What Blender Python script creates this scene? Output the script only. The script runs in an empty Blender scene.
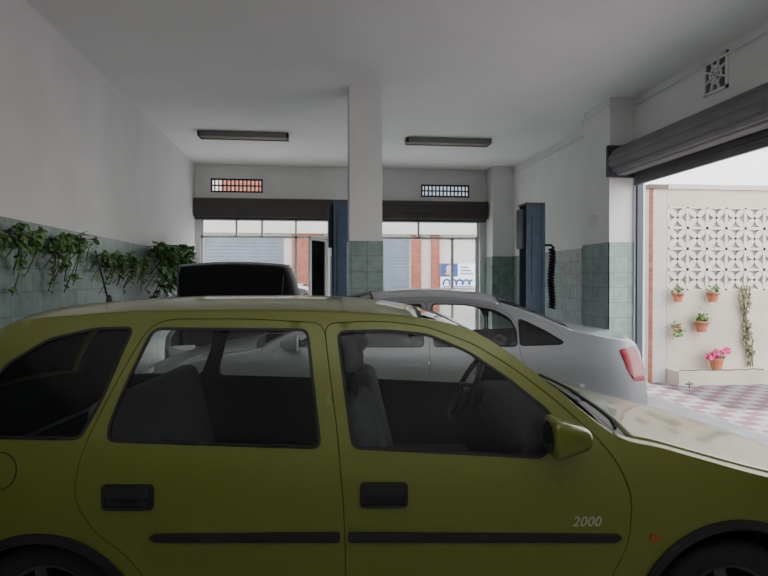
import bpy, bmesh, math, random
from mathutils import Vector, Matrix
from mathutils.geometry import delaunay_2d_cdt
random.seed(7)
C = bpy.context.scene.collection
PI = math.pi
YAW = math.radians(6.5)
F = 610.0
CAMH = 1.5

# ------------------------------------------------------------------ materials
def new_mat(name):
    m = bpy.data.materials.new(name); m.use_nodes = True
    nt = m.node_tree
    return m, nt, nt.nodes['Principled BSDF']
def mat(name, col, rough=.5, metal=0, var=.12, scale=6, coat=0, bump=0, spec=None, emit=None, es=0):
    m, nt, b = new_mat(name)
    n = nt.nodes.new('ShaderNodeTexNoise'); n.inputs['Scale'].default_value = scale; n.inputs['Detail'].default_value = 4
    tc = nt.nodes.new('ShaderNodeTexCoord'); nt.links.new(tc.outputs['Object'], n.inputs['Vector'])
    r = nt.nodes.new('ShaderNodeValToRGB')
    r.color_ramp.elements[0].position = .3; r.color_ramp.elements[1].position = .7
    r.color_ramp.elements[0].color = tuple(c*(1-var) for c in col)+(1,)
    r.color_ramp.elements[1].color = tuple(min(1, c*(1+var)) for c in col)+(1,)
    nt.links.new(n.outputs['Fac'], r.inputs['Fac']); nt.links.new(r.outputs['Color'], b.inputs['Base Color'])
    b.inputs['Roughness'].default_value = rough; b.inputs['Metallic'].default_value = metal
    b.inputs['Coat Weight'].default_value = coat; b.inputs['Coat Roughness'].default_value = .05
    if bump:
        bp = nt.nodes.new('ShaderNodeBump'); bp.inputs['Strength'].default_value = bump
        nt.links.new(n.outputs['Fac'], bp.inputs['Height']); nt.links.new(bp.outputs['Normal'], b.inputs['Normal'])
    if spec is not None: b.inputs['Specular IOR Level'].default_value = spec
    if emit: b.inputs['Emission Color'].default_value = emit+(1,); b.inputs['Emission Strength'].default_value = es
    return m
def glass(name, tint, refl=1.45):
    m = bpy.data.materials.new(name); m.use_nodes = True; nt = m.node_tree; nt.nodes.clear()
    o = nt.nodes.new('ShaderNodeOutputMaterial'); mx = nt.nodes.new('ShaderNodeMixShader')
    t = nt.nodes.new('ShaderNodeBsdfTransparent'); g = nt.nodes.new('ShaderNodeBsdfGlossy'); fr = nt.nodes.new('ShaderNodeFresnel')
    fr.inputs['IOR'].default_value = refl; t.inputs['Color'].default_value = tint+(1,)
    g.inputs['Roughness'].default_value = .02
    nt.links.new(fr.outputs[0], mx.inputs[0]); nt.links.new(t.outputs[0], mx.inputs[1]); nt.links.new(g.outputs[0], mx.inputs[2])
    nt.links.new(mx.outputs[0], o.inputs[0]); return m
def grid_mat(name, c1, c2, mortar, size, msize=.012, rough=.3, rowh=None, offset=0.0, lo=.55):
    m, nt, b = new_mat(name)
    g = nt.nodes.new('ShaderNodeNewGeometry'); s = nt.nodes.new('ShaderNodeSeparateXYZ'); nt.links.new(g.outputs['Position'], s.inputs[0])
    a = nt.nodes.new('ShaderNodeMath'); nt.links.new(s.outputs[0], a.inputs[0]); nt.links.new(s.outputs[1], a.inputs[1])
    c = nt.nodes.new('ShaderNodeCombineXYZ'); nt.links.new(a.outputs[0], c.inputs[0]); nt.links.new(s.outputs[2], c.inputs[1])
    br = nt.nodes.new('ShaderNodeTexBrick'); nt.links.new(c.outputs[0], br.inputs['Vector'])
    br.offset = offset; br.inputs['Scale'].default_value = 1
    br.inputs['Brick Width'].default_value = size; br.inputs['Row Height'].default_value = rowh or size
    br.inputs['Mortar Size'].default_value = msize/2; br.inputs['Mortar Smooth'].default_value = .1
    br.inputs['Color1'].default_value = c1+(1,); br.inputs['Color2'].default_value = c2+(1,); br.inputs['Mortar'].default_value = mortar+(1,)
    n = nt.nodes.new('ShaderNodeTexNoise'); n.inputs['Scale'].default_value = 9; n.inputs['Detail'].default_value = 6
    nt.links.new(g.outputs['Position'], n.inputs['Vector'])
    mx = nt.nodes.new('ShaderNodeMixRGB'); mx.blend_type = 'MULTIPLY'; mx.inputs[0].default_value = .6
    rp = nt.nodes.new('ShaderNodeValToRGB'); rp.color_ramp.elements[0].position = .3; rp.color_ramp.elements[0].color = (lo,lo,lo,1)
    rp.color_ramp.elements[1].position = .65
    nt.links.new(n.outputs['Fac'], rp.inputs[0]); nt.links.new(br.outputs['Color'], mx.inputs[1]); nt.links.new(rp.outputs[0], mx.inputs[2])
    nt.links.new(mx.outputs[0], b.inputs['Base Color']); b.inputs['Roughness'].default_value = rough
    bp = nt.nodes.new('ShaderNodeBump'); bp.inputs['Strength'].default_value = .25; bp.inputs['Distance'].default_value = .01; bp.invert = True
    nt.links.new(br.outputs['Fac'], bp.inputs['Height']); nt.links.new(bp.outputs[0], b.inputs['Normal'])
    return m
def checker_mat(name, c1, c2, scale, rot=0, rough=.4, grime=.4):
    m, nt, b = new_mat(name)
    g = nt.nodes.new('ShaderNodeNewGeometry'); mp = nt.nodes.new('ShaderNodeMapping'); mp.inputs['Rotation'].default_value = (0,0,rot)
    mp.inputs['Location'].default_value = (0,0,.05)
    nt.links.new(g.outputs['Position'], mp.inputs[0])
    ck = nt.nodes.new('ShaderNodeTexChecker'); ck.inputs['Scale'].default_value = scale
    ck.inputs['Color1'].default_value = c1+(1,); ck.inputs['Color2'].default_value = c2+(1,)
    nt.links.new(mp.outputs[0], ck.inputs['Vector'])
    n = nt.nodes.new('ShaderNodeTexNoise'); n.inputs['Scale'].default_value = 3; n.inputs['Detail'].default_value = 6
    nt.links.new(g.outputs['Position'], n.inputs['Vector'])
    mx = nt.nodes.new('ShaderNodeMixRGB'); mx.blend_type = 'MULTIPLY'; mx.inputs[0].default_value = grime
    nt.links.new(ck.outputs[0], mx.inputs[1]); nt.links.new(n.outputs['Fac'], mx.inputs[2])
    nt.links.new(mx.outputs[0], b.inputs['Base Color']); b.inputs['Roughness'].default_value = rough
    return m

M = dict(
 plaster = mat('plaster_warm_white', (.76,.76,.75), .9, var=.05, scale=1.2, bump=.02),
 ceil = mat('ceiling_paint', (.88,.88,.87), .95, var=.03, scale=.8),
 tile = grid_mat('mottled_green_tile', (.24,.32,.29), (.31,.39,.36), (.19,.24,.23), .2, rough=.35),
 floor = checker_mat('worn_garage_floor', (.38,.38,.37), (.42,.41,.40), 3, rough=.45),
 patio = checker_mat('red_white_patio_tile', (.16,.075,.09), (.28,.25,.255), 5, 0, rough=.7, grime=.45),
 asphalt = mat('asphalt', (.34,.34,.34), .9, scale=20),
 green = mat('yellow_green_paint', (.180,.202,.030), .30, .25, var=.005, coat=.5),
 silver = mat('silver_paint', (.36,.37,.395), .32, .35, var=.005, coat=.7),
 grey = mat('pale_grey_paint', (.38,.39,.41), .38, .4, var=.005, coat=.6),
 black = mat('black_plastic', (.018,.018,.02), .5),
 dark = mat('dark_trim', (.07,.07,.072), .75, scale=30),
 cloth = mat('charcoal_seat_cloth', (.12,.122,.132), .95, scale=60, bump=.1),
 rubber = mat('tyre_rubber', (.02,.02,.02), .85, scale=40),
 alu = mat('wheel_alloy', (.10,.10,.105), .45, .7),
 mirr = mat('mirror_silvering', (.6,.62,.64), .05, 1),
 chrome = mat('pale_lettering', (.46,.48,.34), .4, .2),
 red = mat('red_lens', (.50,.012,.035), .15, coat=1),
 orange = mat('amber_lens', (.36,.09,.02), .3, coat=.4),
 lens = mat('clear_lens', (.75,.77,.8), .1, .3, coat=1),
 gl = glass('car_glass', (.94,.96,.95), 1.46),
 gl2 = glass('car_glass_dark', (.22,.25,.25), 1.45),
 win = glass('shop_glass', (.93,.96,.96), 1.15),
 white = mat('white_frame_paint', (.70,.71,.71), .45, var=.04),
 shut = mat('grey_shutter_steel', (.17,.165,.17), .5, .3, scale=3),
 shutd = mat('brown_shutter_steel', (.085,.075,.07), .55, .3, scale=3),
 blue = mat('lift_blue_paint', (.07,.16,.27), .45, .1),
 slate = mat('lift_slate_paint', (.075,.115,.17), .5, .1),
 steel = mat('dark_grey_steel', (.07,.08,.10), .5, .4),
 brown = mat('rusty_brown_cap', (.13,.09,.065), .7),
 tube = mat('dusty_tube', (.55,.50,.42), .4),
 tubeh = mat('dusty_reflector', (.20,.19,.175), .6),
 cream = mat('cream_render', (.50,.44,.365), .9, var=.1, scale=2, bump=.05),
 block = mat('cream_block', (.60,.55,.48), .9, var=.06, scale=4),
 facade = mat('pale_facade', (.48,.455,.41), .9, var=.05),
 bright = mat('white_render', (.86,.86,.85), .9, var=.03),
 brick = grid_mat('red_brick', (.27,.075,.045), (.35,.11,.065), (.24,.16,.12), .24, .012, .9, .07, .5),
 bshut = mat('blue_grey_shutter', (.135,.16,.19), .6, .1, scale=2),
 terra = mat('terracotta', (.45,.15,.08), .85, scale=12),
 leaf = mat('green_leaf', (.15,.27,.08), .5, var=.45, scale=7),
 leafd = mat('dark_leaf', (.11,.21,.07), .5, var=.4, scale=7),
 dry = mat('dry_vine', (.17,.16,.08), .9, var=.4),
 stem = mat('vine_stem', (.12,.14,.05), .8),
 pink = mat('pink_petal', (.75,.06,.25), .6, var=.25, scale=20),
 backing = mat('lattice_backing_wall', (.44,.38,.32), .9, var=.2, scale=5),  # brownish sheet behind the openwork blocks
 signw = mat('poster_white', (.70,.73,.78), .5, var=.02),
 signb = mat('poster_blue', (.02,.06,.22), .5),
 skin = mat('poster_portrait', (.50,.30,.22), .6),
 chain = mat('black_chain', (.02,.02,.022), .6),
 hose = mat('brown_grey_hose', (.12,.10,.085), .7),
)

# ------------------------------------------------------------------ helpers
def tag(o, label=None, cat=None, group=None, kind=None):
    if label: o['label'] = label
    if cat: o['category'] = cat
    if group: o['group'] = group
    if kind: o['kind'] = kind
    return o
def empty(name, loc=(0,0,0), rz=0, **k):
    o = bpy.data.objects.new(name, None); C.objects.link(o); o.location = loc; o.rotation_euler = (0,0,rz)
    o.empty_display_size = .1
    return tag(o, **k)
def link(name, me, mats, parent=None, smooth=False, **k):
    if not isinstance(mats, (list, tuple)): mats = [mats]
    for m in mats: me.materials.append(m)
    o = bpy.data.objects.new(name, me); C.objects.link(o)
    if parent is not None: o.parent = parent
    if smooth: me.polygons.foreach_set('use_smooth', [True]*len(me.polygons))
    me.update()
    return tag(o, **k)
class MB:
    def __init__(s): s.v = []; s.f = []; s.mi = []
    def add(s, vs, fs, mi=0):
        b = len(s.v); s.v += [tuple(p) for p in vs]; s.f += [tuple(i+b for i in f) for f in fs]; s.mi += [mi]*len(fs)
    def box(s, x0, x1, y0, y1, z0, z1, mi=0, mtx=None):
        vs = [Vector((x,y,z)) for z in (z0,z1) for (x,y) in ((x0,y0),(x1,y0),(x1,y1),(x0,y1))]
        if mtx: vs = [mtx @ v for v in vs]
        s.add(vs, [(3,2,1,0),(4,5,6,7),(0,1,5,4),(1,2,6,5),(2,3,7,6),(3,0,4,7)], mi)
    def bar(s, a, b, w, h=None, mi=0):
        a = Vector(a); b = Vector(b); h = h or w; d = (b-a).normalized()
        up = Vector((0,0,1)) if abs(d.z) < .95 else Vector((0,1,0))
        u = d.cross(up).normalized()*w/2; v = u.cross(d).normalized()*h/2
        s.add([a-u-v,a+u-v,a+u+v,a-u+v,b-u-v,b+u-v,b+u+v,b-u+v], [(3,2,1,0),(4,5,6,7),(0,1,5,4),(1,2,6,5),(2,3,7,6),(3,0,4,7)], mi)
    def tube(s, pts, r, n=8, mi=0, closed=False):
        pts = [Vector(p) for p in pts]; rs = r if isinstance(r, list) else [r]*len(pts); N = len(pts); vs = []
        for i, p in enumerate(pts):
            a = pts[(i-1) % N] if (closed or i > 0) else p; b = pts[(i+1) % N] if (closed or i < N-1) else p
            d = (b-a).normalized(); up = Vector((0,0,1)) if abs(d.z) < .9 else Vector((1,0,0))
            u = d.cross(up).normalized(); w = u.cross(d)
            for k in range(n):
                t = 2*PI*k/n; vs.append(p+u*math.cos(t)*rs[i]+w*math.sin(t)*rs[i])
        fs = []
        for i in range(N if closed else N-1):
            j = (i+1) % N
            for k in range(n): fs.append((i*n+k, i*n+(k+1) % n, j*n+(k+1) % n, j*n+k))
        if not closed: fs += [tuple(range(n))[::-1], tuple(range((N-1)*n, N*n))]
        s.add(vs, fs, mi)
    def lathe(s, prof, n=24, mtx=None, mi=0):
        vs = []; K = len(prof)
        for k in range(n):
            t = 2*PI*k/n
            for r, z in prof:
                v = Vector((r*math.cos(t), r*math.sin(t), z)); vs.append(mtx @ v if mtx else v)
        s.add(vs, [(k*K+i, ((k+1) % n)*K+i, ((k+1) % n)*K+i+1, k*K+i+1) for k in range(n) for i in range(K-1)], mi)
    def build(s, name, mats, parent=None, smooth=False, **k):
        me = bpy.data.meshes.new(name); me.from_pydata(s.v, [], s.f); me.polygons.foreach_set('material_index', s.mi)
        return link(name, me, mats, parent, smooth, **k)
def rbox(c, size, bev=.03, rot=None, seg=3, shape=None):
    bm = bmesh.new(); bmesh.ops.create_cube(bm, size=1)
    for v in bm.verts:
        v.co = Vector((v.co.x*size[0], v.co.y*size[1], v.co.z*size[2]))
        if shape: v.co = shape(v.co)
    bmesh.ops.bevel(bm, geom=bm.edges[:]+bm.verts[:], offset=bev, segments=seg, affect='EDGES', profile=.5)
    mt = Matrix.Translation(c) @ (rot if rot else Matrix.Identity(4))
    bm.transform(mt); m = MB(); bm.verts.ensure_lookup_table()
    m.add([v.co.copy() for v in bm.verts], [tuple(v.index for v in f.verts) for f in bm.faces]); bm.free(); return m
def merge(*ms):
    o = MB()
    for m in ms: o.add(m.v, m.f)
    return o
def hermite(vals, t):
    n = len(vals); t = max(0, min(n-1.0001, t)); i = int(t); f = t-i
    g = lambda k: vals[max(0, min(n-1, k))]
    m0 = (g(i+1)-g(i-1))/2; m1 = (g(i+2)-g(i))/2
    return (2*f**3-3*f**2+1)*g(i)+(f**3-2*f**2+f)*m0+(-2*f**3+3*f**2)*g(i+1)+(f**3-f**2)*m1
def table(tab, z):
    if z <= tab[0][0]: return tab[0][1]
    if z >= tab[-1][0]: return tab[-1][1]
    for i in range(len(tab)-1):
        if tab[i][0] <= z <= tab[i+1][0]:
            f = (z-tab[i][0])/(tab[i+1][0]-tab[i][0]); h = tab[i+1][0]-tab[i][0]
            def sl(k):
                a = max(0, k-1); b = min(len(tab)-1, k+1); return (tab[b][1]-tab[a][1])/(tab[b][0]-tab[a][0])
            return (2*f**3-3*f**2+1)*tab[i][1]+(f**3-2*f**2+f)*sl(i)*h+(-2*f**3+3*f**2)*tab[i+1][1]+(f**3-f**2)*sl(i+1)*h
def area(p): return sum(p[i][0]*p[(i+1) % len(p)][1]-p[(i+1) % len(p)][0]*p[i][1] for i in range(len(p)))/2
def rounded(pts, r=.03, k=4):
    out = []; n = len(pts)
    for i in range(n):
        a = Vector(pts[i-1]); b = Vector(pts[i]); c = Vector(pts[(i+1) % n])
        p = b+(a-b).normalized()*min(r, (a-b).length*.48); q = b+(c-b).normalized()*min(r, (c-b).length*.48)
        for j in range(k+1):
            t = j/k; out.append(tuple((1-t)**2*p+2*t*(1-t)*b+t*t*q))
    return out
def offset(pts, d):
    if area(pts) < 0: pts = pts[::-1]
    out = []; n = len(pts)
    for i in range(n):
        a = Vector(pts[i-1]); b = Vector(pts[i]); c = Vector(pts[(i+1) % n])
        e1 = (b-a); e2 = (c-b)
        if e1.length < 1e-7 or e2.length < 1e-7: continue
        e1.normalize(); e2.normalize()
        nn = Vector((e1.y+e2.y, -e1.x-e2.x)); 
        if nn.length < 1e-5: continue
        nn.normalize(); co = max(.5, nn.dot(Vector((e1.y, -e1.x))))
        out.append(tuple(b+nn*d/co))
    return out
def resample(p, st):
    out = []
    for i in range(len(p)):
        a = Vector(p[i]); b = Vector(p[(i+1) % len(p)]); L = (b-a).length
        if L < 1e-5: continue
        n = max(1, int(math.ceil(L/st)))
        for k in range(n): out.append(a+(b-a)*k/n)
    return out
def inside(p, poly):
    x, y = p; c = False; n = len(poly); j = n-1
    for i in range(n):
        xi, yi = poly[i]; xj, yj = poly[j]
        if (yi > y) != (yj > y) and x < (xj-xi)*(y-yi)/(yj-yi)+xi: c = not c
        j = i
    return c
def tri_panel(outer, holes, step):
    loops = [resample(outer, step)]+[resample(h, step) for h in holes]
    pts = []; ed = []
    for L in loops:
        b = len(pts); pts += [Vector((p[0], p[1])) for p in L]; ed += [(b+i, b+(i+1) % len(L)) for i in range(len(L))]
    xs = [p.x for p in pts]; zs = [p.y for p in pts]
    x = min(xs)+step*.5
    while x < max(xs):
        z = min(zs)+step*.5
        while z < max(zs):
            if inside((x,z), outer) and not any(inside((x,z), h) for h in holes): pts.append(Vector((x,z)))
            z += step
        x += step
    r = delaunay_2d_cdt(pts, ed, [], 0, 1e-5)
    vs = r[0]; tris = []
    for f in r[2]:
        c = (vs[f[0]]+vs[f[1]]+vs[f[2]])/3
        if inside(c, outer) and not any(inside(c, h) for h in holes):
            a = (vs[f[1]]-vs[f[0]]).cross(vs[f[2]]-vs[f[0]])
            if abs(a) < 1e-9: continue
            tris.append(tuple(f) if a > 0 else tuple(f)[::-1])
    return vs, tris

# ------------------------------------------------------------------ room shell
XL, XR, YB, YF, H = -2.46, 4.2, 13.06, -3.6, 3.9
def wall_holes(m, u0, u1, z0, z1, holes, fn):
    us = sorted({u0,u1}|{h[0] for h in holes}|{h[1] for h in holes}); zs = sorted({z0,z1}|{h[2] for h in holes}|{h[3] for h in holes})
    for i in range(len(us)-1):
        for j in range(len(zs)-1):
            cu = (us[i]+us[i+1])/2; cz = (zs[j]+zs[j+1])/2
            if not any(h[0] < cu < h[1] and h[2] < cz < h[3] for h in holes): fn(us[i], us[i+1], zs[j], zs[j+1])
m = MB(); m.box(XL-.15, XR+.15, YF-.15, YB+.2, -.1, 0); m.build('floor', M['floor'], kind='structure')
m = MB(); m.box(XL-.15, XR+.15, YF-.15, YB+.2, H, H+.15); m.build('ceiling', M['ceil'], kind='structure')
m = MB(); m.box(XL-.15, XL, YF, YB+.2, 0, H); m.build('wall_left', M['plaster'], kind='structure')
m = MB(); m.box(XL-.15, XR+.15, YF-.15, YF, 0, H); m.build('wall_front', M['plaster'], kind='structure')
m = MB()
wall_holes(m, YF, YB+.2, 0, H, [(3.2,7.64,0,2.98)], lambda a,b,c,d: m.box(XR, XR+.15, a, b, c, d))
m.box(3.87, XR, 7.68, 8.46, 0, H); m.box(3.74, XR, 12.55, YB, 0, H)
m.build('wall_right', M['plaster'], kind='structure')
m = MB()
wall_holes(m, XL, XR, 0, H, [(-2.36,.33,0,2.80),(1.2,3.6,0,2.80),(-2.146,-1.078,3.33,3.62),(2.296,3.36,3.30,3.57)], lambda a,b,c,d: m.box(a, b, YB, YB+.2, c, d))
m.build('wall_back', M['plaster'], kind='structure')
m = MB(); m.box(XL, XL+.012, YF, YB, 0, 2.0); m.build('trim_1', M['tile'], kind='structure')
m = MB(); m.box(XR-.012, XR, 8.46, 12.55, 0, 2.0); m.box(3.858, 3.87, 7.668, 8.472, 0, 2.0); m.box(3.858, XR, 7.668, 7.68, 0, 2.0); m.box(3.858, XR, 8.46, 8.472, 0, 2.0)
m.box(3.728, 3.74, 12.54, YB, 0, 2.0); m.box(3.728, XR, 12.538, 12.55, 0, 2.0)
m.box(XR-.012, XR, YF, 3.2, 0, 2.0)
m.build('trim_2', M['tile'], kind='structure')
m = MB(); m.box(.33, 1.2, YB-.012, YB, 0, 2.0); m.build('trim_3', M['tile'], kind='structure')
m = MB(); m.box(.43, .84, 7.56, 7.97, 0, H); m.build('column', M['plaster'], kind='structure')
m = MB(); m.box(.418, .852, 7.548, 7.982, 0, 1.985); m.build('trim_4', M['tile'], kind='structure')
m = MB(); m.box(XR+.02, XR+.10, 7.60, 7.64, 0, 2.98); m.build('trim_5', M['steel'], kind='structure')

def storefront(idx, x0, x1, mull, low):
    y = YB+.08; m = MB()
    for z in (2.775, 2.41): m.box(x0, x1, y-.03, y+.03, z-.025, z+.025)
    for x in (x0+.025, x1-.025): m.box(x-.025, x+.025, y-.03, y+.03, 0, 2.8)
    for x in mull: m.box(x-.02, x+.02, y-.03, y+.03, 2.41, 2.8)
    for x in low: m.box(x-.03, x+.03, y-.03, y+.03, 0, 2.41)
    f = m.build('window_%d' % idx, M['white'], kind='structure')
    g = MB(); g.box(x0+.05, x1-.05, y-.004, y+.004, 2.43, 2.75); g.build('window_glass', M['win'], f)
storefront(1, -2.36, .33, [-1.63,-1.1,-.39], [-.39])
storefront(2, 1.2, 3.6, [2.25], [3.0])
def leaf_door(idx, x, y, w, ang):
    r = empty('door_%d' % idx, (x,y,0), ang, kind='structure')
    m = MB()
    for a, b in ((0,.07),(w-.07,w)): m.box(a, b, -.02, .02, .01, 2.38)
    for a, b in ((.01,.25),(1.0,1.07),(2.31,2.38)): m.box(0, w, -.02, .02, a, b)
    m.build('door_frame', M['white'], r)
    g = MB(); g.box(.07, w-.07, -.004, .004, .25, 2.31); g.build('door_glass', M['win'], r)
    h = MB(); h.tube([(w-.035,-.06,.95),(w-.035,-.06,1.15)], .012); h.bar((w-.035,0,.97),(w-.035,-.06,.97), .015); h.bar((w-.035,0,1.13),(w-.035,-.06,1.13), .015)
    h.build('door_handle', M['steel'], r)
leaf_door(1, .27, YB-.02, .8, math.radians(180+62))
leaf_door(2, 3.56, YB-.02, .85, math.radians(180+72))

def barred_vent(x0, x1, z0, z1, lab):
    r = empty('barred_vent', ((x0+x1)/2, YB, z0), 0, label=lab, cat='window grille')
    w = (x1-x0)/2; h = z1-z0; m = MB()
    m.box(-w, w, 0, .04, 0, .035); m.box(-w, w, 0, .04, h-.035, h); m.box(-w, -w+.035, 0, .04, 0, h); m.box(w-.035, w, 0, .04, 0, h)
    m.build('frame', M['black'], r)
    b = MB(); n = 13
    for i in range(1, n): b.box(-w+2*w*i/n-.015, -w+2*w*i/n+.015, .01, .03, 0, h)
    b.box(-w, w, .01, .03, h*.5-.015, h*.5+.015)
    b.build('bars', M['black'], r)
barred_vent(-2.146, -1.078, 3.33, 3.62, 'black barred vent window high in the back wall above the wider left shutter')
barred_vent(2.296, 3.36, 3.30, 3.57, 'black barred vent window high in the back wall above the shutter right of the column')

def back_shutter(x0, x1, lab):
    r = empty('roller_shutter', ((x0+x1)/2, YB, 2.80), 0, label=lab, cat='roller shutter')
    w = (x1-x0)/2; m = MB(); m.box(-w, w, -.26, -.001, 0, .38); 
    for k in range(6): m.box(-w, w, -.272, -.26, .01+k*.062, .055+k*.062)
    m.build('housing', M['shutd'], r)
    e = MB(); e.box(-w, w, -.16, -.12, -.05, 0); e.build('bottom_bar', M['steel'], r)
back_shutter(-2.44, .36, 'brown rolled-up steel shutter over the left shopfront opening')
back_shutter(1.15, 3.70, 'brown rolled-up steel shutter over the shopfront opening right of the column')
r = empty('roller_shutter', (4.00, 5.4, 2.78), 0, label='large dark grey roller shutter rolled up above the side opening to the patio', cat='roller shutter')
m = MB(); pr = []
for k in range(48):
    a = 2*PI*k/48; rr = .19 if k % 4 else .178; pr.append((math.cos(a)*rr, .27+math.sin(a)*rr))
ya, yb = -2.2, 2.2
m.add([(p[0], ya, p[1]) for p in pr]+[(p[0], yb, p[1]) for p in pr], [(i, (i+1) % 48, 48+(i+1) % 48, 48+i) for i in range(48)]+[tuple(range(48)), tuple(range(48,96))[::-1]])
m.build('rolled_curtain', M['shut'], r)
m = MB(); m.box(.183, .192, ya, yb, -.02, .26)
for k in range(5):
    z = .0+k*.055; m.box(.172, .2, ya, yb, z+.006, z+.05)
m.box(.165, .21, ya, yb, -.04, .002)
m.build('slat_curtain', M['shut'], r)
for a, b in ((yb+.005, yb+.06), (ya-.06, ya-.005)):
    m = MB(); m.box(-.19, .2, a, b, .07, .48); m.build('end_bracket', M['steel'], r)

r = empty('vent_block', (XR, 6.0, 3.47), 0, label='white openwork vent block set high in the wall above the side shutter', cat='vent')
m = MB(); m.box(-.02, 0, -.19, .19, 0, .03); m.box(-.02, 0, -.19, .19, .35, .38); m.box(-.02, 0, -.19, -.16, 0, .38); m.box(-.02, 0, .16, .19, 0, .38)
for a in range(8):
    t = a*PI/4+PI/8; m.bar((-.012,.02*math.cos(t),.19+.02*math.sin(t)), (-.012,.165*math.cos(t)*1.05,.19+.165*math.sin(t)*1.05), .03, .02)
m.tube([(-.012,.09*math.cos(t*PI/8),.19+.09*math.sin(t*PI/8)) for t in range(16)], .014, 6, closed=True)
m.build('lattice', M['plaster'], r); b = MB(); b.box(-.006, 0, -.18, .18, .01, .37); b.build('recess', M['hose'], r)

m = MB(); m.tube([(XR-.03, 2.0, 3.80),(XR-.03, 7.6, 3.80),(3.84, 7.65, 3.80),(3.84, 8.5, 3.80)], .012)
m.build('conduit', M['plaster'], label='thin painted conduit pipe running under the ceiling above the side opening', cat='pipe')
m = MB(); m.tube([(XR-.03, 8.5, 3.74),(XR-.03, 12.5, 3.74)], .012)
m.build('conduit', M['plaster'], label='thin conduit along the top of the right wall behind the blue lift post', cat='pipe')
m = rbox((3.83, 8.1, 2.32), (.08,.12,.15), .01); m.build('junction_box', M['white'], label='small white junction box on the pilaster beside the side opening', cat='electrical box')

def tube_light(x0, x1, y, lab):
    r = empty('ceiling_light', ((x0+x1)/2, y, H), 0, label=lab, cat='ceiling light'); w = (x1-x0)/2
    m = MB(); m.box(-w, w, -.11, .11, -.035, 0); m.box(-w, w, -.13, -.105, -.09, -.01); m.box(-w, w, .105, .13, -.09, -.01)
    m.box(-w, -w+.03, -.13, .13, -.09, -.01); m.box(w-.03, w, -.13, .13, -.09, -.01)
    m.build('housing', M['tubeh'], r)
    for s in (-.05, .05):
        t = MB(); t.tube([(-w+.04, s, -.065),(w-.04, s, -.065)], .018, 10); t.build('tube', M['tube'], r, True)
tube_light(-1.86, -.42, 10.2, 'unlit twin fluorescent ceiling light nearest the left wall')
tube_light(1.54, 2.99, 10.25, 'unlit twin fluorescent ceiling light right of the column')

def lift_post(x, s, lab):
    r = empty('lift_post', (x, 9.25, 0), 0, label=lab, cat='car lift')
    m = MB(); m.box(-.28, .18 if s < 0 else .28, -.25, .25, 0, .025); m.build('base_plate', M['steel'], r)
    m = MB(); m.box(-.14, -.12, -.17, .17, .025, 2.66) if s > 0 else m.box(.12, .14, -.17, .17, .025, 2.66)
    for y in (-.17, .15): m.box(-.14, .14, y, y+.02, .025, 2.66)
    m.build('post', M['slate'], r)
    for y in (-.18, .11):
        m = MB(); m.box(.115, .155, y, y+.07, .025, 2.66); m.build('flange', M['blue'], r)
    m = MB(); m.box(-.15, .15, -.18, .18, 2.66, 2.69); m.build('cap', M['brown'], r)
    m = MB(); m.box(-.10, .13, -.13, .13, .25, .85); m.build('carriage', M['steel'], r)
    for d in (-1, 1):
        a = MB(); a.bar((s*.15, d*.1, .22), (s*.75, d*.75, .22), .12, .10); a.build('arm', M['blue'], r)
        p = MB(); p.lathe([(.001,.33),(.06,.33),(.06,.27),(.001,.27)], 16, Matrix.Translation((s*.72, d*.72, 0))); p.build('pad', M['rubber'], r)
    m = rbox((-.12, .04, 2.3), (.14,.26,.62), .015); m.build('drive_box', M['steel'], r)
    m = MB(); m.box(-.06, .06, -.185, -.172, 1.3, 2.5); m.build('cover_strip', M['slate'], r)
lift_post(.40, 1, 'slate blue car lift post just left of the white column')
lift_post(3.38, -1, 'slate blue car lift post beside the tiled right wall')

m = MB(); pts = []
for k in range(260):
    t = k/259; a = t*20*2*PI; pts.append((3.73+.04*math.cos(a)+.012*math.sin(t*9), 9.3+.04*math.sin(a), 2.0-.95*t))
m.tube([(3.575,9.3,2.05),(3.72,9.3,2.05)]+pts, .019, 6)
m.build('coiled_hose', M['chain'], label='black coiled air hose hanging beside the lift post at the right', cat='hose')

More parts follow.
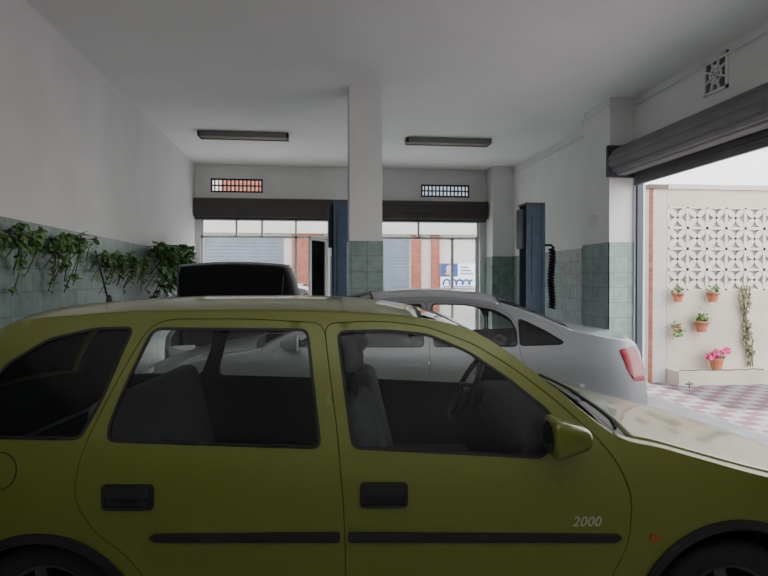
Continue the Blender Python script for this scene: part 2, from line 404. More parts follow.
# ------------------------------------------------------------------ plants
def leaf_mesh(m, p, size, d, up):
    d = d.normalized(); u = d.cross(up)
    if u.length < 1e-3: u = Vector((1,0,0))
    u.normalize(); n = u.cross(d)
    w = size*.42
    m.add([p, p+d*size*.25+u*w+n*size*.08, p+d*size*.65+u*w*.7+n*size*.05, p+d*size, p+d*size*.65-u*w*.7+n*size*.05, p+d*size*.25-u*w+n*size*.08, p+d*size*.5-n*size*.02],
          [(0,1,6),(1,2,6),(2,3,6),(3,4,6),(4,5,6),(5,0,6)])
def rv(s=1): return Vector((random.uniform(-s,s), random.uniform(-s,s), random.uniform(-s,s)))
def wall_vine(y0, y1, lab, vines, size, lm, zt=2.0, drop=.55, per=26, out=.16):
    r = empty('pothos_plant', (XL+.012, (y0+y1)/2, zt-.12), 0, label=lab, cat='plant')
    fo = MB()
    for k in range(vines):
        st = MB()
        yy = (y0+(y1-y0)*(k+random.random())/vines)-(y0+y1)/2; a = Vector((.05, yy, random.uniform(-.02,.12))); pts = [a]; d = random.choice((-1,1))*random.uniform(.01,.04)
        L = random.uniform(.2, 1)*drop
        for j in range(1, 8):
            t = j/7; pts.append(Vector((.04+out*math.sin(t*PI)+random.uniform(0,.03), yy+d*j+random.uniform(-.03,.03), a.z+.08*math.sin(t*PI)-L*t*t)))
        st.tube(pts, .005, 5); st.build('stem', M['stem'], r)
        for q in range(int(per*(.4+.6*L/drop))):
            i = random.random()*6.9; p = pts[int(i)].lerp(pts[int(i)+1], i-int(i))
            dd = Vector((random.uniform(.1,1), random.uniform(-1,1), random.uniform(-1.1,.5)))
            q0 = p+rv(.03); q0.x = max(.03, q0.x)
            leaf_mesh(fo, q0, size*random.uniform(.6,1.15), dd, Vector((.6,0,1))+rv(.5))
    b = rbox((.06, 0, .06), (.12, (y1-y0)*.5, .11), .015); b.build('planter', M['steel'], r)
    fo.build('foliage', lm, r)
wall_vine(4.5, 6.65, 'trailing green pothos on the tiled left wall nearest the camera', 32, .068, M['leaf'], zt=1.90, drop=.42, per=24, out=.10)
wall_vine(6.85, 8.85, 'thinner trailing pothos in the middle of the tiled left wall', 24, .078, M['leaf'], zt=1.76, drop=.36, per=20, out=.10)
wall_vine(9.1, 10.9, 'bushy large-leaved pothos at the far end of the tiled left wall', 32, .135, M['leafd'], zt=1.98, drop=.9, per=26, out=.26)

# ------------------------------------------------------------------ patio outside the side opening
m = MB(); m.box(XR+.15, 22, -2, YB+.2, -.1, 0); m.build('ground', M['patio'], kind='structure')
PY = 8.4; PX = 5.12
w = empty('patio_wall', (PX, PY, 0), 0, label='cream patio wall with openwork block panel outside the side opening', cat='wall')
m = MB(); L0, L1, Z0, Z1 = .02, 3.07, 1.35, 2.57
wall_holes(m, 0, 7, 0, 2.83, [(L0,L1,Z0,Z1)], lambda a,b,c,d: m.box(a, b, 0, .2, c, d))
m.build('render', M['cream'], w)
m = MB(); m.box(L0, L1, .055, .19, Z0, Z1); m.build('lattice_backing', M['backing'], w)
lm = MB(); S = .305
for i in range(10):
    for j in range(4):
        cx = L0+S*(i+.5); cz = Z0+S*(j+.5); h = S/2
        for a, b, c, d in ((-h,h,-h,-h+.02),(-h,h,h-.02,h),(-h,-h+.02,-h,h),(h-.02,h,-h,h)): lm.box(cx+a, cx+b, .0, .055, cz+c, cz+d)
        for q in range(4):
            t = q*PI/2+PI/4; d_ = Vector((math.cos(t),0,math.sin(t))); u_ = Vector((-math.sin(t),0,math.cos(t)))
            prof = [(.0,.016),(.05,.034),(.10,.044),(.15,.036),(.205,.014)]
            vs = []; c0 = Vector((cx,0,cz))
            for y in (.01,.055):
                for (l_, w_) in prof: vs.append(c0+d_*l_+u_*w_+Vector((0,y,0)))
                for (l_, w_) in prof[::-1]: vs.append(c0+d_*l_-u_*w_+Vector((0,y,0)))
            lm.add(vs, [tuple(range(10)), tuple(range(10,20))[::-1]]+[(k, 10+k, 10+(k+1) % 10, (k+1) % 10) for k in range(10)])
lm.build('openwork_blocks', M['block'], w)
m = MB(); m.box(0, 7, -.03, .23, 2.83, 2.90); m.build('coping', M['facade'], w)
m = MB(); m.box(PX, PX+7, PY-.32, PY-.002, 0, .20); m.build('patio_ledge', M['cream'], label='low cream ledge along the foot of the patio wall under the pots', cat='ledge')
g = empty('gate_post', (4.88, PY, 0), 0, label='brick and white gate post between the garage and the patio wall', cat='post')
m = MB(); m.box(-.03, .02, -.01, .02, 0, 2.83); m.build('brick_face', M['brick'], g)
m = MB(); m.box(-.03, .235, .02, .2, 0, 2.83); m.box(.02, .235, 0, .02, 0, 2.83); m.build('rendered_face', M['facade'], g)
m = MB(); m.box(-.06, .235, -.04, .24, 2.83, 2.89); m.build('cap', M['brown'], g)
nb = empty('neighbour_building', (8, 15, 0), 0, label='overexposed white building rising behind the patio wall', cat='building')
m = MB(); m.box(-1.5, 14, 0, .4, 0, 5.2); m.build('facade', M['bright'], nb)
m = MB(); m.box(-1.6, 14.1, -.15, .5, 5.2, 5.35); m.build('roof_edge', M['bright'], nb)
def at_patio(px, py, y=PY):
    a = math.atan((px-384)/F)+YAW; x = y*math.tan(a); dep = y*math.cos(YAW)+x*math.sin(YAW)
    return x, CAMH-(py-280)*dep/F
def pot(px, py, r0, lab, kind, y=PY-.125):
    x, z = at_patio(px, py, y); z = max(z, .2)
    r = empty('flower_pot', (x, y, z), 0, label=lab, cat='plant pot')
    m = MB(); m.lathe([(.001,0),(r0*.65,0),(r0*.95,r0*1.4),(r0*1.08,r0*1.4),(r0*1.08,r0*1.7),(r0*.92,r0*1.7),(r0*.88,r0*1.4),(.001,r0*1.35)], 20)
    m.build('pot', M['terra'], r, False)
    if z > .3:
        k = MB(); k.tube([(r0*1.1*math.cos(t*PI/8), r0*1.1*math.sin(t*PI/8), r0*1.3) for t in range(16)], .005, 5, closed=True); k.bar((0,r0*1.09,r0*1.3),(0,.125,r0*1.3), .01); k.build('bracket_ring', M['steel'], r)
    fo = MB(); n = {'sparse':26,'bushy':90,'flower':90,'hang':60}[kind]
    for q in range(n):
        p = Vector((0,0,r0*1.6))+Vector((random.gauss(0,r0*.55), random.gauss(0,r0*.4), abs(random.gauss(0,r0*.6)) if kind != 'hang' else random.uniform(-r0*3,r0*.8)))
        p.y = min(p.y, .04)
        leaf_mesh(fo, p, .06, Vector((random.uniform(-1,1), random.uniform(-1,.5), random.uniform(-1,1))), Vector((0,-.5,1))+rv(.3))
    fo.build('foliage', M['leaf'] if kind != 'sparse' else M['leafd'], r)
    if kind == 'flower':
        for h in range(10):
            fl = MB(); c0 = Vector((random.uniform(-1,1)*r0*1.6, random.uniform(-.10,.0), r0*1.7+random.uniform(0,r0*1.0)))
            for q in range(7):
                p = c0+rv(.03)
                for e in range(5):
                    t = e*2*PI/5; leaf_mesh(fl, p, .04, Vector((math.cos(t),-.4,math.sin(t))), Vector((0,-1,0)))
            fl.build('flower', M['pink'], r)
pot(678, 302, .08, 'small terracotta pot hung on the patio wall, leftmost of the upper pair', 'sparse')
pot(713, 302, .085, 'small terracotta pot hung on the patio wall, rightmost of the upper pair', 'sparse')
pot(702, 332, .095, 'larger terracotta pot with green plant hung below the openwork blocks', 'bushy')
pot(677, 332, .055, 'small pot with trailing leaves at the left edge of the patio wall', 'hang')
pot(717, 372, .10, 'pot of pink geraniums standing on the patio ledge', 'flower', PY-.16)
x, z = at_patio(748, 320)
r = empty('climbing_plant', (x, PY-.05, .22), 0, label='dry climbing plant trained up the patio wall at the right', cat='plant')
fo = MB()
for k in range(5):
    st = MB()
    pts = [Vector((random.uniform(-.04,.06)+.10*math.sin(j*.9+k)*j/8-.02*j, .0, j*.2)) for j in range(7)]
    st.tube(pts, .010, 5); st.build('stem', M['dry'], r)
    for q in range(20):
        i = .5+random.random()*5.4; p = pts[int(i)].lerp(pts[int(i)+1], i-int(i)); leaf_mesh(fo, p+Vector((0,-.01,0)), .06, Vector((random.uniform(-1,1),-.5,random.uniform(-1,1))), Vector((0,-1,.5)))
fo.build('foliage', M['dry'], r)
m = MB(); pts = []
for k in range(60):
    t = k/59; pts.append((5.15+1.3*t, PY-.285+.02*math.sin(t*9), .209+.004*(1+math.sin(t*30))))
m.tube(pts, .008, 6); m.build('garden_hose', M['hose'], label='thin dark hose lying along the patio ledge below the pots', cat='hose')
x, z = at_patio(690, 386, PY-.5)
r = empty('ground_tap', (x, PY-.5, 0), 0, label='short dark pipe tap standing on the patio floor', cat='tap')
m = MB(); m.tube([(0,0,0),(0,0,.06)], .012); m.tube([(-.05,0,.06),(.05,0,.06)], .014); m.build('pipe', M['hose'], r)
m = MB(); m.bar((-.02,0,.09),(.02,0,.09), .010); m.bar((0,0,.06),(0,0,.09), .008); m.build('valve', M['brown'], r)

# ------------------------------------------------------------------ street behind
m = MB(); m.box(-30, 40, YB+.2, 40, -.1, -.001); m.build('ground.001', M['asphalt'], kind='structure')
b = empty('street_building', (0, 20, 0), 0, label='pale building with brick piers and blue grey shutters across the street', cat='building')
m = MB(); m.box(-12, 7, 0, .5, 0, 7.5); m.build('facade', M['facade'], b)
def shutter(x0, x1, z1=2.88):
    m = MB(); m.box(x0, x1, -.04, 0, 0, z1)
    z = .05
    while z < z1-.08: m.box(x0, x1, -.052, -.04, z, z+.09); z += .11
    m.build('garage_shutter', M['bshut'], b)
for a in ((-6.5,-3.9),(-3.48,-1.0),(.35,3.1)): shutter(*a)
for a in ((-3.9,-3.55),(-.72,.28),(3.2,3.5),(3.86,4.12),(5.6,5.9)):
    m = MB(); m.box(a[0], a[1], -.12, 0, 0, 3.0); m.build('brick_pier', M['brick'], b)
m = MB(); m.box(-12, 7, -.2, 0, 3.0, 3.25); m.build('cornice', M['facade'], b)
m = MB(); m.box(-2.95,-1.7,-.03,0,4.2,5.5); m.build('brick_panel', M['brick'], b)
m = MB(); m.box(3.3,5.3,-.03,0,4.0,5.3); m.build('upper_shutter', M['bshut'], b)
s = empty('street_sign', (4.75, 19.9, 1.25), 0, label='white advertising sign with a blue portrait picture over dark blue lettering across the street', cat='sign')
m = MB(); m.box(-.6, .6, -.04, .10, 0, .8); m.build('panel', M['signw'], s)
m = MB(); m.box(-.6,-.02,-.045,-.04,.36,.8); m.build('portrait_ground', M['signb'], s)
m = MB()
# bold joined script strokes along the foot of the sign
pts = []
for k in range(90):
    t = k/89; a = t*4.5*2*PI; pts.append((-.50+.98*t-.055*math.sin(a), -.05, .18-.095*math.cos(a)*(1-.25*t)))
m.tube(pts, .030, 6)
m.box(-.52,.5,-.05,-.042,.02,.045)
m.build('blue_lettering', M['signb'], s)
m = MB()
for k in range(3): m.box(.08, .5-.08*k, -.05, -.04, .44+.11*k, .48+.11*k)
m.build('blue_lettering', M['bshut'], s)
m = MB(); m.lathe([(.001,.15),(.08,.11),(.11,.03),(.08,-.08),(.16,-.17),(.001,-.2)], 14, Matrix.Translation((-.32,-.05,.60)) @ Matrix.Scale(.2,4,(0,1,0))); m.build('portrait', M['skin'], s, True)

# ------------------------------------------------------------------ cars
INS = [(.12,.10),(.28,.035),(.45,.006),(.62,0),(.76,.006),(.88,.03),(.96,.055),(1.1,.098),(1.25,.152),(1.36,.205),(1.44,.26)]
class Car:
    def __init__(s, hw, E, fx, fr, rx, rr, zsc=1.0):
        s.hw = hw; s.E = E; s.fx = fx; s.fr = fr; s.rx = rx; s.rr = rr; s.k = 1.0
    def inset(s, x, z):
        v = table(INS, z)
        if x > s.fx: v += s.fr*((x-s.fx)/.75)**2
        if x < s.rx: v += s.rr*((s.rx-x)/.65)**2
        return v
    def e(s, t): return [hermite([p[k] for p in s.E], t) for k in range(4)]
    def top(s, t, q):
        x, z, c, b = s.e(t); y = q*(s.hw-s.inset(x, z))
        return Vector((x+b*s.k*(1-q*q), y, z+c*s.k*(1-abs(q)**2.6)))
    def patch(s, name, t0, t1, q0, q1, mt, par, off=0, nt=None, nq=None, thick=0, **k):
        nt = nt or max(2, int((t1-t0)*7)); nq = nq or max(2, int((q1-q0)*16)); vs = []; e = .02
        for i in range(nt+1):
            for j in range(nq+1):
                t = t0+(t1-t0)*i/nt; q = q0+(q1-q0)*j/nq; p = s.top(t, q)
                if off:
                    n = (s.top(t, q+e)-s.top(t, q-e)).cross(s.top(t+e, q)-s.top(t-e, q)).normalized(); p = p+n*off
                vs.append(p)
        W = nq+1
        fs = [(i*W+j, i*W+j+1, (i+1)*W+j+1, (i+1)*W+j) for i in range(nt) for j in range(nq)]
        m = MB(); m.add(vs, fs); o = m.build(name, mt, par, True, **k)
        if thick:
            md = o.modifiers.new('shell', 'SOLIDIFY'); md.thickness = thick; md.offset = -1
            if isinstance(mt, list) and len(mt) > 1: md.material_offset = 1
        return o
    def side(s, name, outer, holes, sd, mats, par, off=0, thick=.015, step=.045, **k):
        vs, tr = tri_panel(outer, holes, step); m = MB(); n = len(vs)
        P = lambda v, o: Vector((v.x, sd*(s.hw-s.inset(v.x, v.y)+o), v.y))
        ff = [f if sd < 0 else f[::-1] for f in tr]
        m.add([P(v, off) for v in vs], ff, 0)
        if thick:
            m.add([P(v, off-thick) for v in vs], [f[::-1] for f in ff], 1 if len(mats) > 1 else 0)
            cnt = {}
            for f in ff:
                for i in range(3):
                    a, b_ = f[i], f[(i+1) % 3]; cnt.setdefault((min(a,b_), max(a,b_)), []).append((a, b_))
            for kk, l in cnt.items():
                if len(l) == 1:
                    a, b_ = l[0]; m.add([P(vs[a], off), P(vs[b_], off), P(vs[b_], off-thick), P(vs[a], off-thick)], [(1,0,3,2)], 0)
        o = m.build(name, mats, par, **k)
        nt_ = len(ff); sm = [p.index < nt_*(2 if thick else 1) for p in o.data.polygons]; o.data.polygons.foreach_set('use_smooth', sm)
        return o

def arc(cx, cz, r, a0, a1, n=22): return [(cx+r*math.cos(a0+(a1-a0)*k/n), cz+r*math.sin(a0+(a1-a0)*k/n)) for k in range(n+1)]

def make_wheel(par, x, y, r, sd):
    mt = Matrix.Translation((x, y, r)) @ Matrix.Rotation(PI/2*(1 if sd < 0 else -1), 4, 'X')
    m = MB(); m.lathe([(r*.66,-.085),(r*.78,-.095),(r*.93,-.09),(r*.985,-.07),(r,-.03),(r,.03),(r*.985,.07),(r*.93,.09),(r*.78,.095),(r*.66,.085)], 40, mt)
    w = m.build('wheel', M['rubber'], par, True)
    m = MB(); m.lathe([(r*.66,-.085),(r*.66,.085),(r*.62,.08),(r*.58,.05),(r*.58,-.08)], 32, mt)
    for k in range(7):
        a = k*2*PI/7; d = Vector((math.cos(a), math.sin(a), 0)); p0 = mt @ (d*.03+Vector((0,0,.06))); p1 = mt @ (d*r*.6+Vector((0,0,.055)))
        m.bar(p0, p1, .045, .03)
    m.lathe([(.001,.085),(.045,.08),(.06,.05),(.06,0)], 20, mt)
    m.build('rim', M['alu'], w)

def build_car(car, root, S, paint, glassm, text=None, hood_open=False):
    E = car.E; n = len(E)-1; hw = car.hw
    top = []
    for i in range(n*5+1):
        x, z, _, _ = car.e(min(i/5, n-.0001)); top.append((x, z))
    fa, ra, R = S['fa'], S['ra'], S['R']; azs = {fa: S['az'], ra: S.get('raz', S['az'])}
    A0 = {c_: math.asin(max(-.9,(.2-azs[c_])/R)) for c_ in (fa, ra)}
    bottom = [(ra-.42,.2)]+arc(ra, azs[ra], R, PI-A0[ra], A0[ra])+[(fa-.42,.2)]+arc(fa, azs[fa], R, PI-A0[fa], A0[fa])+[(fa+.42,.2)]
    outline = top+bottom
    doors = {k: rounded(v, .05) for k, v in S['doors'].items()}
    wins = {k: rounded(v, .035) for k, v in S['windows'].items()}
    qw = rounded(S['quarter'], .03)
    for sd in (-1, 1):
        car.side('body_side', outline, [offset(d, .0015) for d in doors.values()]+[qw], sd, [paint, M['dark']], root)
        car.side('inner_trim', outline, [offset(w_, .012) for w_ in wins.values()]+[offset(qw, .012)], sd, [M['dark']], root, off=-.035, thick=.01, step=.07)
        car.side('quarter_window', qw, [], sd, [glassm], root, off=-.006, thick=0, step=.06)
        car.side('window_seal', offset(qw, .003), [offset(qw, -.008)], sd, [M['black']], root, off=.002, thick=.012)
        for k, d in doors.items():
            do = car.side(k, offset(d, -.0015), [wins[k]], sd, [paint, M['dark']], root, step=.035)
            car.side('window_glass', wins[k], [], sd, [glassm], do, off=-.006, thick=0, step=.06)
            car.side('window_seal', offset(wins[k], .003), [offset(wins[k], -.008)], sd, [M['black']], do, off=.002, thick=.012)
            h = rounded(S['handles'][k], .018)
            car.side('door_handle', h, [offset(h, -.010)], sd, [S['hm']], do, off=.010, thick=.012, step=.02)
            car.side('handle_recess', offset(h, -.008), [], sd, [S['hm']], do, off=.002, thick=.003, step=.02)
            hx = [p[0] for p in S['handles'][k]]; hz = [p[1] for p in S['handles'][k]]
            fl = rounded([(min(hx)+.012, max(hz)-.045), (max(hx)-.012, max(hz)-.045), (max(hx)-.012, max(hz)-.006), (min(hx)+.012, max(hz)-.006)], .012)
            car.side('handle_flap', fl, [], sd, [S['hm']], do, off=.018, thick=.008, step=.02)
            if k in S['strips']:
                car.side('rub_strip', rounded(S['strips'][k], .012), [], sd, [M['black']], do, off=.012, thick=.014, step=.03)
        for (cx) in (fa, ra):
            az = azs[cx]; a0 = A0[cx]
            ring = arc(cx, az, R+.030, PI-a0, a0)+arc(cx, az, R-.004, a0, PI-a0)
            car.side('arch_trim', ring, [], sd, [S['arch']], root, off=.012, thick=.03, step=.05)
            m = MB(); A = arc(cx, az, R+.005, PI+.3, -.3, 20); yo = sd*(hw-.03); yi = sd*(hw-.32)
            m.add([(p[0], yo, p[1]) for p in A]+[(p[0], yi, p[1]) for p in A], [(i, i+1, 22+i, 21+i) for i in range(20)])
            m.add([(p[0], yi, p[1]) for p in A], [tuple(range(21))])
            m.build('wheel_liner', M['black'], root)
            make_wheel(root, cx, sd*(hw-.14), S['wr'], sd)
        car.side('tail_light', rounded(S['tail'], .02), [], sd, [M['red']], root, off=.006, thick=.02, step=.03)
        car.side('side_repeater', rounded(S['rep'], .01), [], sd, [M['orange']], root, off=.008, thick=.01, step=.02)
        t0, t1, q0, q1 = S['head_t']
        car.patch('headlight', t0, t1, min(sd*q0, sd*q1), max(sd*q0, sd*q1), M['lens'], root, off=.006, nt=4, nq=6)
        t0, t1, q0, q1 = S['tail_t']
        car.patch('tail_light', t0, t1, min(sd*q0, sd*q1), max(sd*q0, sd*q1), M['red'], root, off=.006, nt=4, nq=6)
        mx, mz = S['mirror']; my = sd*(hw-car.inset(mx, mz)+.12)
        def shp(co):
            f = 1.0 if co.x < 0 else .45
            return Vector((co.x, co.y*f+(0 if co.x < 0 else -sd*.02), co.z*f-(0 if co.x < 0 else .012)))
        mo = rbox((mx+.03, my, mz), (.155, .18, .145), .028, shape=shp, seg=4).build('door_mirror', paint, root, True)
        a = MB(); yy = sd*(hw-car.inset(mx+.02, mz-.05)-.012)
        a.bar((mx+.04, yy, mz-.035), (mx+.03, my-sd*.03, mz-.02), .06, .035); a.build('mirror_arm', paint, mo)
        g = MB(); g.add([(mx-.0485, my+.072*math.cos(t*PI/10), mz+.054*math.sin(t*PI/10)) for t in range(20)], [tuple(range(20))]); g.build('mirror_glass', M['mirr'], mo)
    sec = S['sec']
    car.patch('front_bumper', sec['fb'][0], sec['fb'][1], -1, 1, paint if S['bp'] else M['black'], root, thick=.02)
    car.patch('front_panel', sec['fp'][0], sec['fp'][1], -1, 1, paint, root, thick=.02)
    car.patch('grille', sec['fp'][0]+.25, sec['fp'][1]-.2, -.38, .38, M['black'], root, off=.006, nt=4)
    h0, h1 = sec['hood']; cw = S['cw']
    for sd in (-1, 1): car.patch('fender_top', h0, h1, min(sd*.92,sd), max(sd*.92,sd), paint, root, thick=.02, nq=4)
    if hood_open: car.k = .3
    hd = car.patch('hood', h0+.02, h1-cw, -.915, .915, [paint, M['black']] if not hood_open else [paint, paint], root, thick=.02, nq=24)
    if hood_open: lin = car.patch('hood_liner', h0+.08, h1-cw-.05, -.89, .84, M['black'], hd, off=-.024, nq=20, thick=.006)
    car.k = 1.0
    car.patch('cowl', h1-cw+.02, h1+.14, -.94, .94, M['black'], root, off=-.006)
    if hood_open:
        hp = car.top(h1-cw, 0); hp = Vector((hp.x-.05, 0, hp.z-.02))
        T = Matrix.Translation(hp) @ Matrix.Rotation(-math.radians(72), 4, 'Y') @ Matrix.Translation(-hp)
        hd.data.transform(T); lin.data.transform(T)
        m = rbox((fa-.05, 0, .55), (.6, .8, .3), .04); en = m.build('engine', M['steel'], root)
        m = rbox((fa-.05, .1, .73), (.35, .4, .08), .02); m.build('engine_cover', M['black'], en)
        m = MB(); p = car.top(h0+.1, .75); q_ = T @ car.top(h0+.5, .75); m.tube([p, q_], .006); m.build('hood_prop', M['steel'], root)
    w0, w1 = sec['ws']
    car.patch('windshield', w0+.12, w1-.06, -.93, .93, glassm, root, nq=24)
    for sd in (-1, 1): car.patch('windshield_pillar', w0, w1, min(sd*.93,sd), max(sd*.93,sd), [paint, M['dark']], root, nq=3, thick=.02)
    car.patch('windshield_header', w1-.05, w1, -.93, .93, M['black'], root, off=.001)
    car.patch('roof', w1, sec['roof'][1], -1, 1, [paint, M['cloth']], root, thick=.035, nq=28)
    r0, r1 = sec['rw']
    car.patch('rear_window', r0+.08, r1-.1, -.86, .86, glassm, root, nq=20)
    for sd in (-1, 1): car.patch('rear_pillar', r0, r1, min(sd*.86,sd), max(sd*.86,sd), [paint, M['dark']], root, nq=3, thick=.02)
    car.patch('rear_window_seal', r0, r0+.09, -.86, .86, M['black'], root, off=.001)
    car.patch(S['lidname'], r1-.12, sec['lid'][1], -.999, .999, [paint, M['dark']], root, thick=.02, nq=24)
    car.patch('rear_bumper', sec['lid'][1]+.02, n-.001, -1, 1, paint if S['bp'] else M['black'], root, thick=.02)
    for q in (-.80, -.1):
        m = MB(); pts = [car.top(w0-cw*.5, q)]
        for k in range(1, 9): pts.append(car.top(w0-cw*.35+.03*k, q+.085*k)+Vector((.012,0,.014)))
        m.tube(pts, .007, 6); m.build('wiper', M['black'], root)
    ix0, ix1 = S['cab']
    m = MB(); m.box(ix0, ix1, -hw+.1, hw-.1, .2, .26); m.box(ix1-.02, ix1+.02, -hw+.1, hw-.1, .26, .86); m.box(ix0-.02, ix0+.02, -hw+.12, hw-.12, .26, .8)
    m.build('cabin_floor', M['dark'], root)
    bz = S['seatz']
    def seat(x, y, w, top=1.15, hr=True):
        rot = Matrix.Rotation(-math.radians(14), 4, 'Y')
        a = rbox((x+.22, y, .42+bz), (.50, w, .16), .05); b_ = rbox((x-.08, y, .70+bz), (.13, w*.95, .54), .055, rot)
        s_ = merge(a, b_).build('seat', M['cloth'], root, True)
        if not hr: return
        for yy in ((y,) if w < .7 else (y-.38, y+.38)):
            h_ = rbox((x-.165, yy, top+bz), (.09, .26, .17), .04, rot); hh = h_.build('headrest', M['cloth'], s_, True)
            for dy in (-.05, .05):
                p = MB(); p.tube([(x-.13, yy+dy, .92+bz),(x-.16, yy+dy, top-.05+bz)], .006, 6); p.build('headrest_post', M['alu'], s_)
    for y in (-.36, .36): seat(S['fs'], y, .48)
    seat(S['rs'], 0, 1.2, .93, S.get('rh', True))
    m = rbox((S['dash'], 0, .80), (.38, 2*hw-.28, .22), .06); m.build('dashboard', M['dark'], root, True)
    sx = S['dash']-.27; rr = .18; m = MB(); c = Vector((sx, .36, .905)); u = Vector((math.sin(math.radians(28)), 0, math.cos(math.radians(28)))); v = Vector((0,1,0))
    m.tube([c+u*rr*math.cos(t*PI/16)+v*rr*math.sin(t*PI/16) for t in range(32)], .015, 8, closed=True)
    for t in (PI*.5, PI*1.5, PI): m.bar(c, c+u*rr*math.cos(t)+v*rr*math.sin(t), .035, .02)
    m.bar(c, c+Vector((.22,0,-.1)), .06, .06)
    m.build('steering_wheel', M['black'], root, True)
    rm = rbox(tuple(car.top(w1-.35, 0)+Vector((-.10,0,-.09))), (.03, .24, .065), .012); rm.build('rear_view_mirror', M['black'], root, True)
    return root

def cam_frame(lat, dep): return (lat*math.cos(YAW)+dep*math.sin(YAW), -lat*math.sin(YAW)+dep*math.cos(YAW), 0)

# --- green hatchback
GE = [(1.93,.22,0,.12),(1.97,.42,0,.13),(1.93,.54,.01,.14),(1.84,.635,.012,.13),(1.6,.728,.014,.11),(1.3,.808,.014,.09),(1.03,.882,.012,.07),(.84,.935,.008,.07),
      (.61,1.12,.0,.015),(.37,1.29,.0,.0),(.14,1.348,.022,.0),(-.2,1.371,.045,.005),(-.6,1.375,.048,0),(-.95,1.370,.048,-.02),(-1.2,1.357,.045,-.04),
      (-1.47,1.320,.040,-.06),(-1.67,1.17,.035,-.07),(-1.79,.93,.03,-.09),(-1.83,.70,.02,-.1),(-1.85,.45,0,-.1),(-1.82,.22,0,-.1)]
gc = Car(.80, GE, 1.25, .20, -1.2, .11)
def G(*pts):
    out = []
    for px, py in pts:
        d = 2.18
        for _ in range(4):
            x = (px-384)*d/F; z = CAMH-(py-280)*d/F; d = 2.18+gc.inset(x, z)
        out.append((x, z))
    return out
GS = dict(
 fa=1.28, ra=-1.24, R=.34, az=.27, raz=.22, wr=.27, cw=.36,
 doors={'front_door': G((346,616),(345,545),(343,500),(338,440),(324,323),(380,321),(425,326),(474,344),(515,369),(558,402),(598,438),(620,465),(634,500),(630,545),(612,580),(600,616)),
        'rear_door': G((346,616),(345,545),(343,500),(338,440),(324,323),(250,319),(168,319),(148,328),(120,375),(90,432),(75,470),(74,505),(92,533),(128,560),(150,590),(158,616))},
 windows={'front_door': G((352,449),(337,331),(388,330),(428,334),(468,351),(508,378),(552,413),(555,430),(546,459),(450,454)),
          'rear_door': G((321,449),(308,329),(153,328),(128,378),(108,425),(106,442))},
 quarter=G((79,440),(104,395),(134,327),(95,328),(48,339),(6,364),(-24,402),(-36,437)),
 handles={'front_door': G((360,483),(408,483),(408,508),(360,508)), 'rear_door': G((101,485),(153,485),(153,511),(101,511))},
 strips={'front_door': G((348,533),(620,535),(623,539),(616,543),(348,543)), 'rear_door': G((340,533),(152,535),(148,539),(154,543),(340,543))},
 hm=M['black'], arch=M['black'], bp=True,
 tail=[(-1.69,.98),(-1.75,.97),(-1.82,.72),(-1.74,.70)], rep=G((651,535),(660,535),(660,542),(651,542)),
 head_t=(2.25,3.0,.5,.93), tail_t=(17.0,18.1,.72,.98), mirror=(.62,.955),
 sec=dict(fb=(0,2), fp=(2,3), hood=(3,7), ws=(7,10), roof=(10,15), rw=(15,17), lid=(17,19)), lidname='tailgate',
 cab=(-1.6,.95), fs=.02, rs=-1.0, dash=.72, seatz=.05, rh=False)
root = empty('hatchback_car', cam_frame(0, 2.98), -YAW, label='yellow-green five-door hatchback filling the foreground, seen side-on', cat='car')
build_car(gc, root, GS, M['green'], M['gl'])
fc = G((-2,472))[0]
gc.side('fuel_flap', arc(fc[0], fc[1], .062, 0, 2*PI*.97, 28), [], -1, [M['green']], root, off=.003, thick=.004, step=.03)
ring = arc(fc[0], fc[1], .066, 0, 2*PI*.97, 28)
gc.side('fuel_flap_gap', ring, [arc(fc[0], fc[1], .062, 0, 2*PI*.97, 28)], -1, [M['black']], root, off=.001, thick=.002, step=.03)
tt = gc.top(14.35, 0)
m = MB(); m.tube([(tt.x,0,tt.z-.01),(tt.x-.065,0,tt.z+.25)], [.0055,.0035], 6); m.lathe([(.001,.03),(.010,.025),(.015,0),(.015,-.02)], 14, Matrix.Translation((tt.x,0,tt.z+.005))); m.build('antenna', M['black'], root)
cu = bpy.data.curves.new('badge', 'FONT'); cu.body = '2000'; cu.size = .052; cu.shear = .25; cu.space_character = 1.05; cu.extrude = .001; cu.offset = .0006
to = bpy.data.objects.new('badge_tmp', cu); C.objects.link(to); bpy.context.view_layer.update()
me = bpy.data.meshes.new_from_object(to.evaluated_get(bpy.context.evaluated_depsgraph_get())); bpy.data.objects.remove(to)
tx, tz = G((573,527))[0]; wd = max(v.co.x for v in me.vertices); k_ = .106/wd
for v in me.vertices:
    X = tx+v.co.x*k_; Z = tz+v.co.y*k_; v.co = Vector((X, -(gc.hw-gc.inset(X, Z)+.003+max(0, v.co.z)), Z))
link('badge', me, M['chrome'], root, label='silver lettering reading 2000')

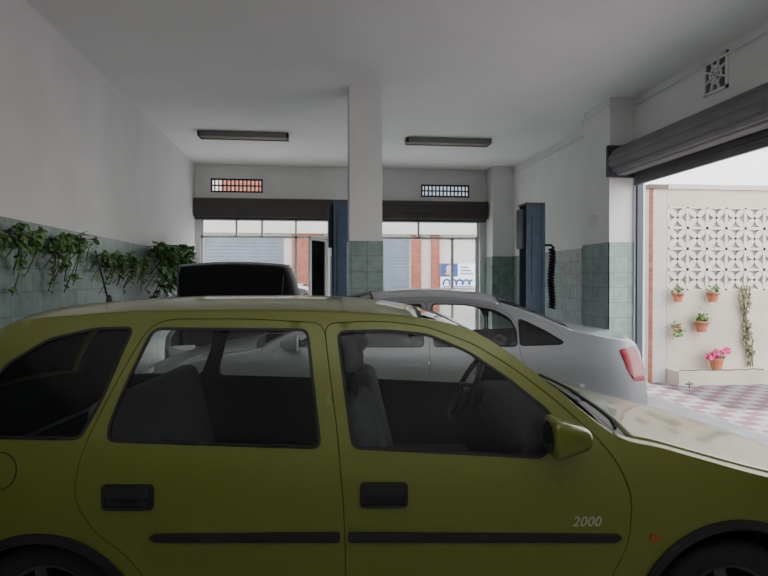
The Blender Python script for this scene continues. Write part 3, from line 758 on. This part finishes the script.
# --- silver sedan
SE = [(2.02,.22,0,.14),(2.06,.42,0,.15),(2.02,.62,.01,.16),(1.92,.72,.03,.15),(1.6,.82,.05,.12),(1.3,.88,.06,.1),(1.0,.935,.06,.1),(.68,1.11,.05,.08),(.36,1.26,.06,.06),
      (.08,1.325,.07,.04),(-.3,1.352,.072,0),(-.65,1.342,.070,-.02),(-.95,1.298,.062,-.04),(-1.25,1.20,.052,-.05),(-1.55,1.08,.045,-.07),(-1.85,1.015,.042,-.10),
      (-2.08,.965,.03,-.12),(-2.14,.77,.01,-.12),(-2.18,.5,0,-.12),(-2.14,.22,0,-.1)]
sc = Car(.86, SE, 1.3, .20, -1.5, .12)
SS = dict(
 fa=1.12, ra=-1.5, R=.355, az=.29, wr=.31, cw=.12,
 doors={'front_door': [(-.36,.27),(-.37,.95),(-.35,1.325),(.04,1.30),(.32,1.225),(.62,1.085),(.90,.925),(.95,.8),(.70,.5),(.68,.27)],
        'rear_door': [(-.36,.27),(-.37,.95),(-.35,1.325),(-.65,1.318),(-.94,1.268),(-1.06,1.20),(-1.095,1.1),(-1.10,.95),(-1.13,.8),(-1.08,.62),(-1.07,.45),(-1.02,.27)]},
 windows={'front_door': [(-.325,.955),(-.315,1.303),(.03,1.280),(.29,1.208),(.57,1.065),(.75,.955)],
          'rear_door': [(-.405,.955),(-.395,1.303),(-.66,1.298),(-.92,1.252),(-1.04,1.185),(-1.085,1.09),(-1.085,.96)]},
 quarter=[(-1.108,.965),(-1.106,1.185),(-1.18,1.155),(-1.33,1.08),(-1.47,.995),(-1.44,.975)],
 handles={'front_door': [(-.30,.78),(-.12,.78),(-.12,.82),(-.30,.82)], 'rear_door': [(-1.05,.80),(-.87,.80),(-.87,.84),(-1.05,.84)]},
 strips={'front_door': [(-.34,.50),(.66,.50),(.66,.54),(-.34,.54)], 'rear_door': [(-.39,.50),(-1.04,.50),(-1.04,.54),(-.39,.54)]},
 hm=M['silver'], arch=M['silver'], bp=True,
 tail=[(-1.93,.93),(-2.08,.955),(-2.135,.79),(-2.15,.67),(-2.05,.67),(-1.99,.77)], rep=[(1.5,.68),(1.58,.68),(1.58,.71),(1.5,.71)],
 head_t=(2.2,3.1,.5,.95), tail_t=(16.1,17.2,.68,.99), mirror=(.72,1.0),
 sec=dict(fb=(0,2), fp=(2,3), hood=(3,6), ws=(6,9), roof=(9,12), rw=(12,14), lid=(14,17.4)), lidname='trunk_lid',
 cab=(-1.7,1.05), fs=-.1, rs=-1.0, dash=.78, seatz=-.07)
root = empty('sedan_car', cam_frame(0, 5.76), PI-YAW, label='silver four-door sedan parked directly behind the yellow-green hatchback', cat='car')
build_car(sc, root, SS, M['silver'], M['gl'])
sedan = root
def kids(o): return [c for c in bpy.data.objects if c.parent == o]
def copy_tree(o, parent=None):
    c = o.copy(); C.objects.link(c); c.parent = parent
    for ch in kids(o): copy_tree(ch, c)
    return c
root = empty('sedan_car', (-.86, 9.1, 0), -PI/2-.06, label='pale grey car with its dark-lined hood propped open near the left wall', cat='car')
SS2 = dict(SS); SS2['hm'] = M['grey']; SS2['arch'] = M['grey']
build_car(sc, root, SS2, M['grey'], M['gl2'], hood_open=True)
c = copy_tree(sedan); c.location = (-.4, 17.2, 0); c.rotation_euler = (0,0,0); c['label'] = 'silver car parked in the street outside the left shopfront'

# ------------------------------------------------------------------ light
W = bpy.data.worlds.new('World'); bpy.context.scene.world = W; W.use_nodes = True; nt = W.node_tree
bg = nt.nodes['Background']; tc = nt.nodes.new('ShaderNodeTexCoord'); sp = nt.nodes.new('ShaderNodeSeparateXYZ'); rp = nt.nodes.new('ShaderNodeValToRGB')
nt.links.new(tc.outputs['Generated'], sp.inputs[0]); nt.links.new(sp.outputs[2], rp.inputs[0]); nt.links.new(rp.outputs[0], bg.inputs[0])
rp.color_ramp.elements[0].color = (1,.98,.95,1); rp.color_ramp.elements[1].color = (.75,.87,1,1)
bg.inputs[1].default_value = 5.5
def portal(loc, rot, sx, sy):
    l = bpy.data.lights.new('portal', 'AREA'); l.shape = 'RECTANGLE'; l.size = sx; l.size_y = sy; l.cycles.is_portal = True
    o = bpy.data.objects.new('sky_portal', l); C.objects.link(o); o.location = loc; o.rotation_euler = rot
portal((XR+.16, 5.42, 1.4), (0, PI/2, 0), 2.8, 4.4)
portal((-1.0, YB+.22, 1.4), (-PI/2, 0, 0), 2.7, 2.8)
portal((2.4, YB+.22, 1.4), (-PI/2, 0, 0), 2.4, 2.8)
l = bpy.data.lights.new('fill_light', 'AREA'); l.shape = 'RECTANGLE'; l.size = 3; l.size_y = 1.5; l.energy = 75; l.color = (1,1,1)  # added fill aimed up at the ceiling behind the camera, not a garage fitting
o = bpy.data.objects.new('fill_light', l); C.objects.link(o); o.location = (.8, -1.0, 2.3); o.rotation_euler = (PI-.12, 0, 0)
l = bpy.data.lights.new('sun', 'SUN'); l.energy = 9; l.angle = .01; l.color = (1,.96,.9)
o = bpy.data.objects.new('sun', l); C.objects.link(o); o.rotation_euler = (-math.radians(33), 0, 0); o.location = (0,20,20)

cd = bpy.data.cameras.new('camera'); cd.sensor_width = 36; cd.lens = F/768*36; cd.clip_start = .05; cd.clip_end = 200
co = bpy.data.objects.new('camera', cd); C.objects.link(co); co.location = (0,0,CAMH)
co.rotation_euler = (PI/2-math.atan(8/F), 0, -YAW); bpy.context.scene.camera = co
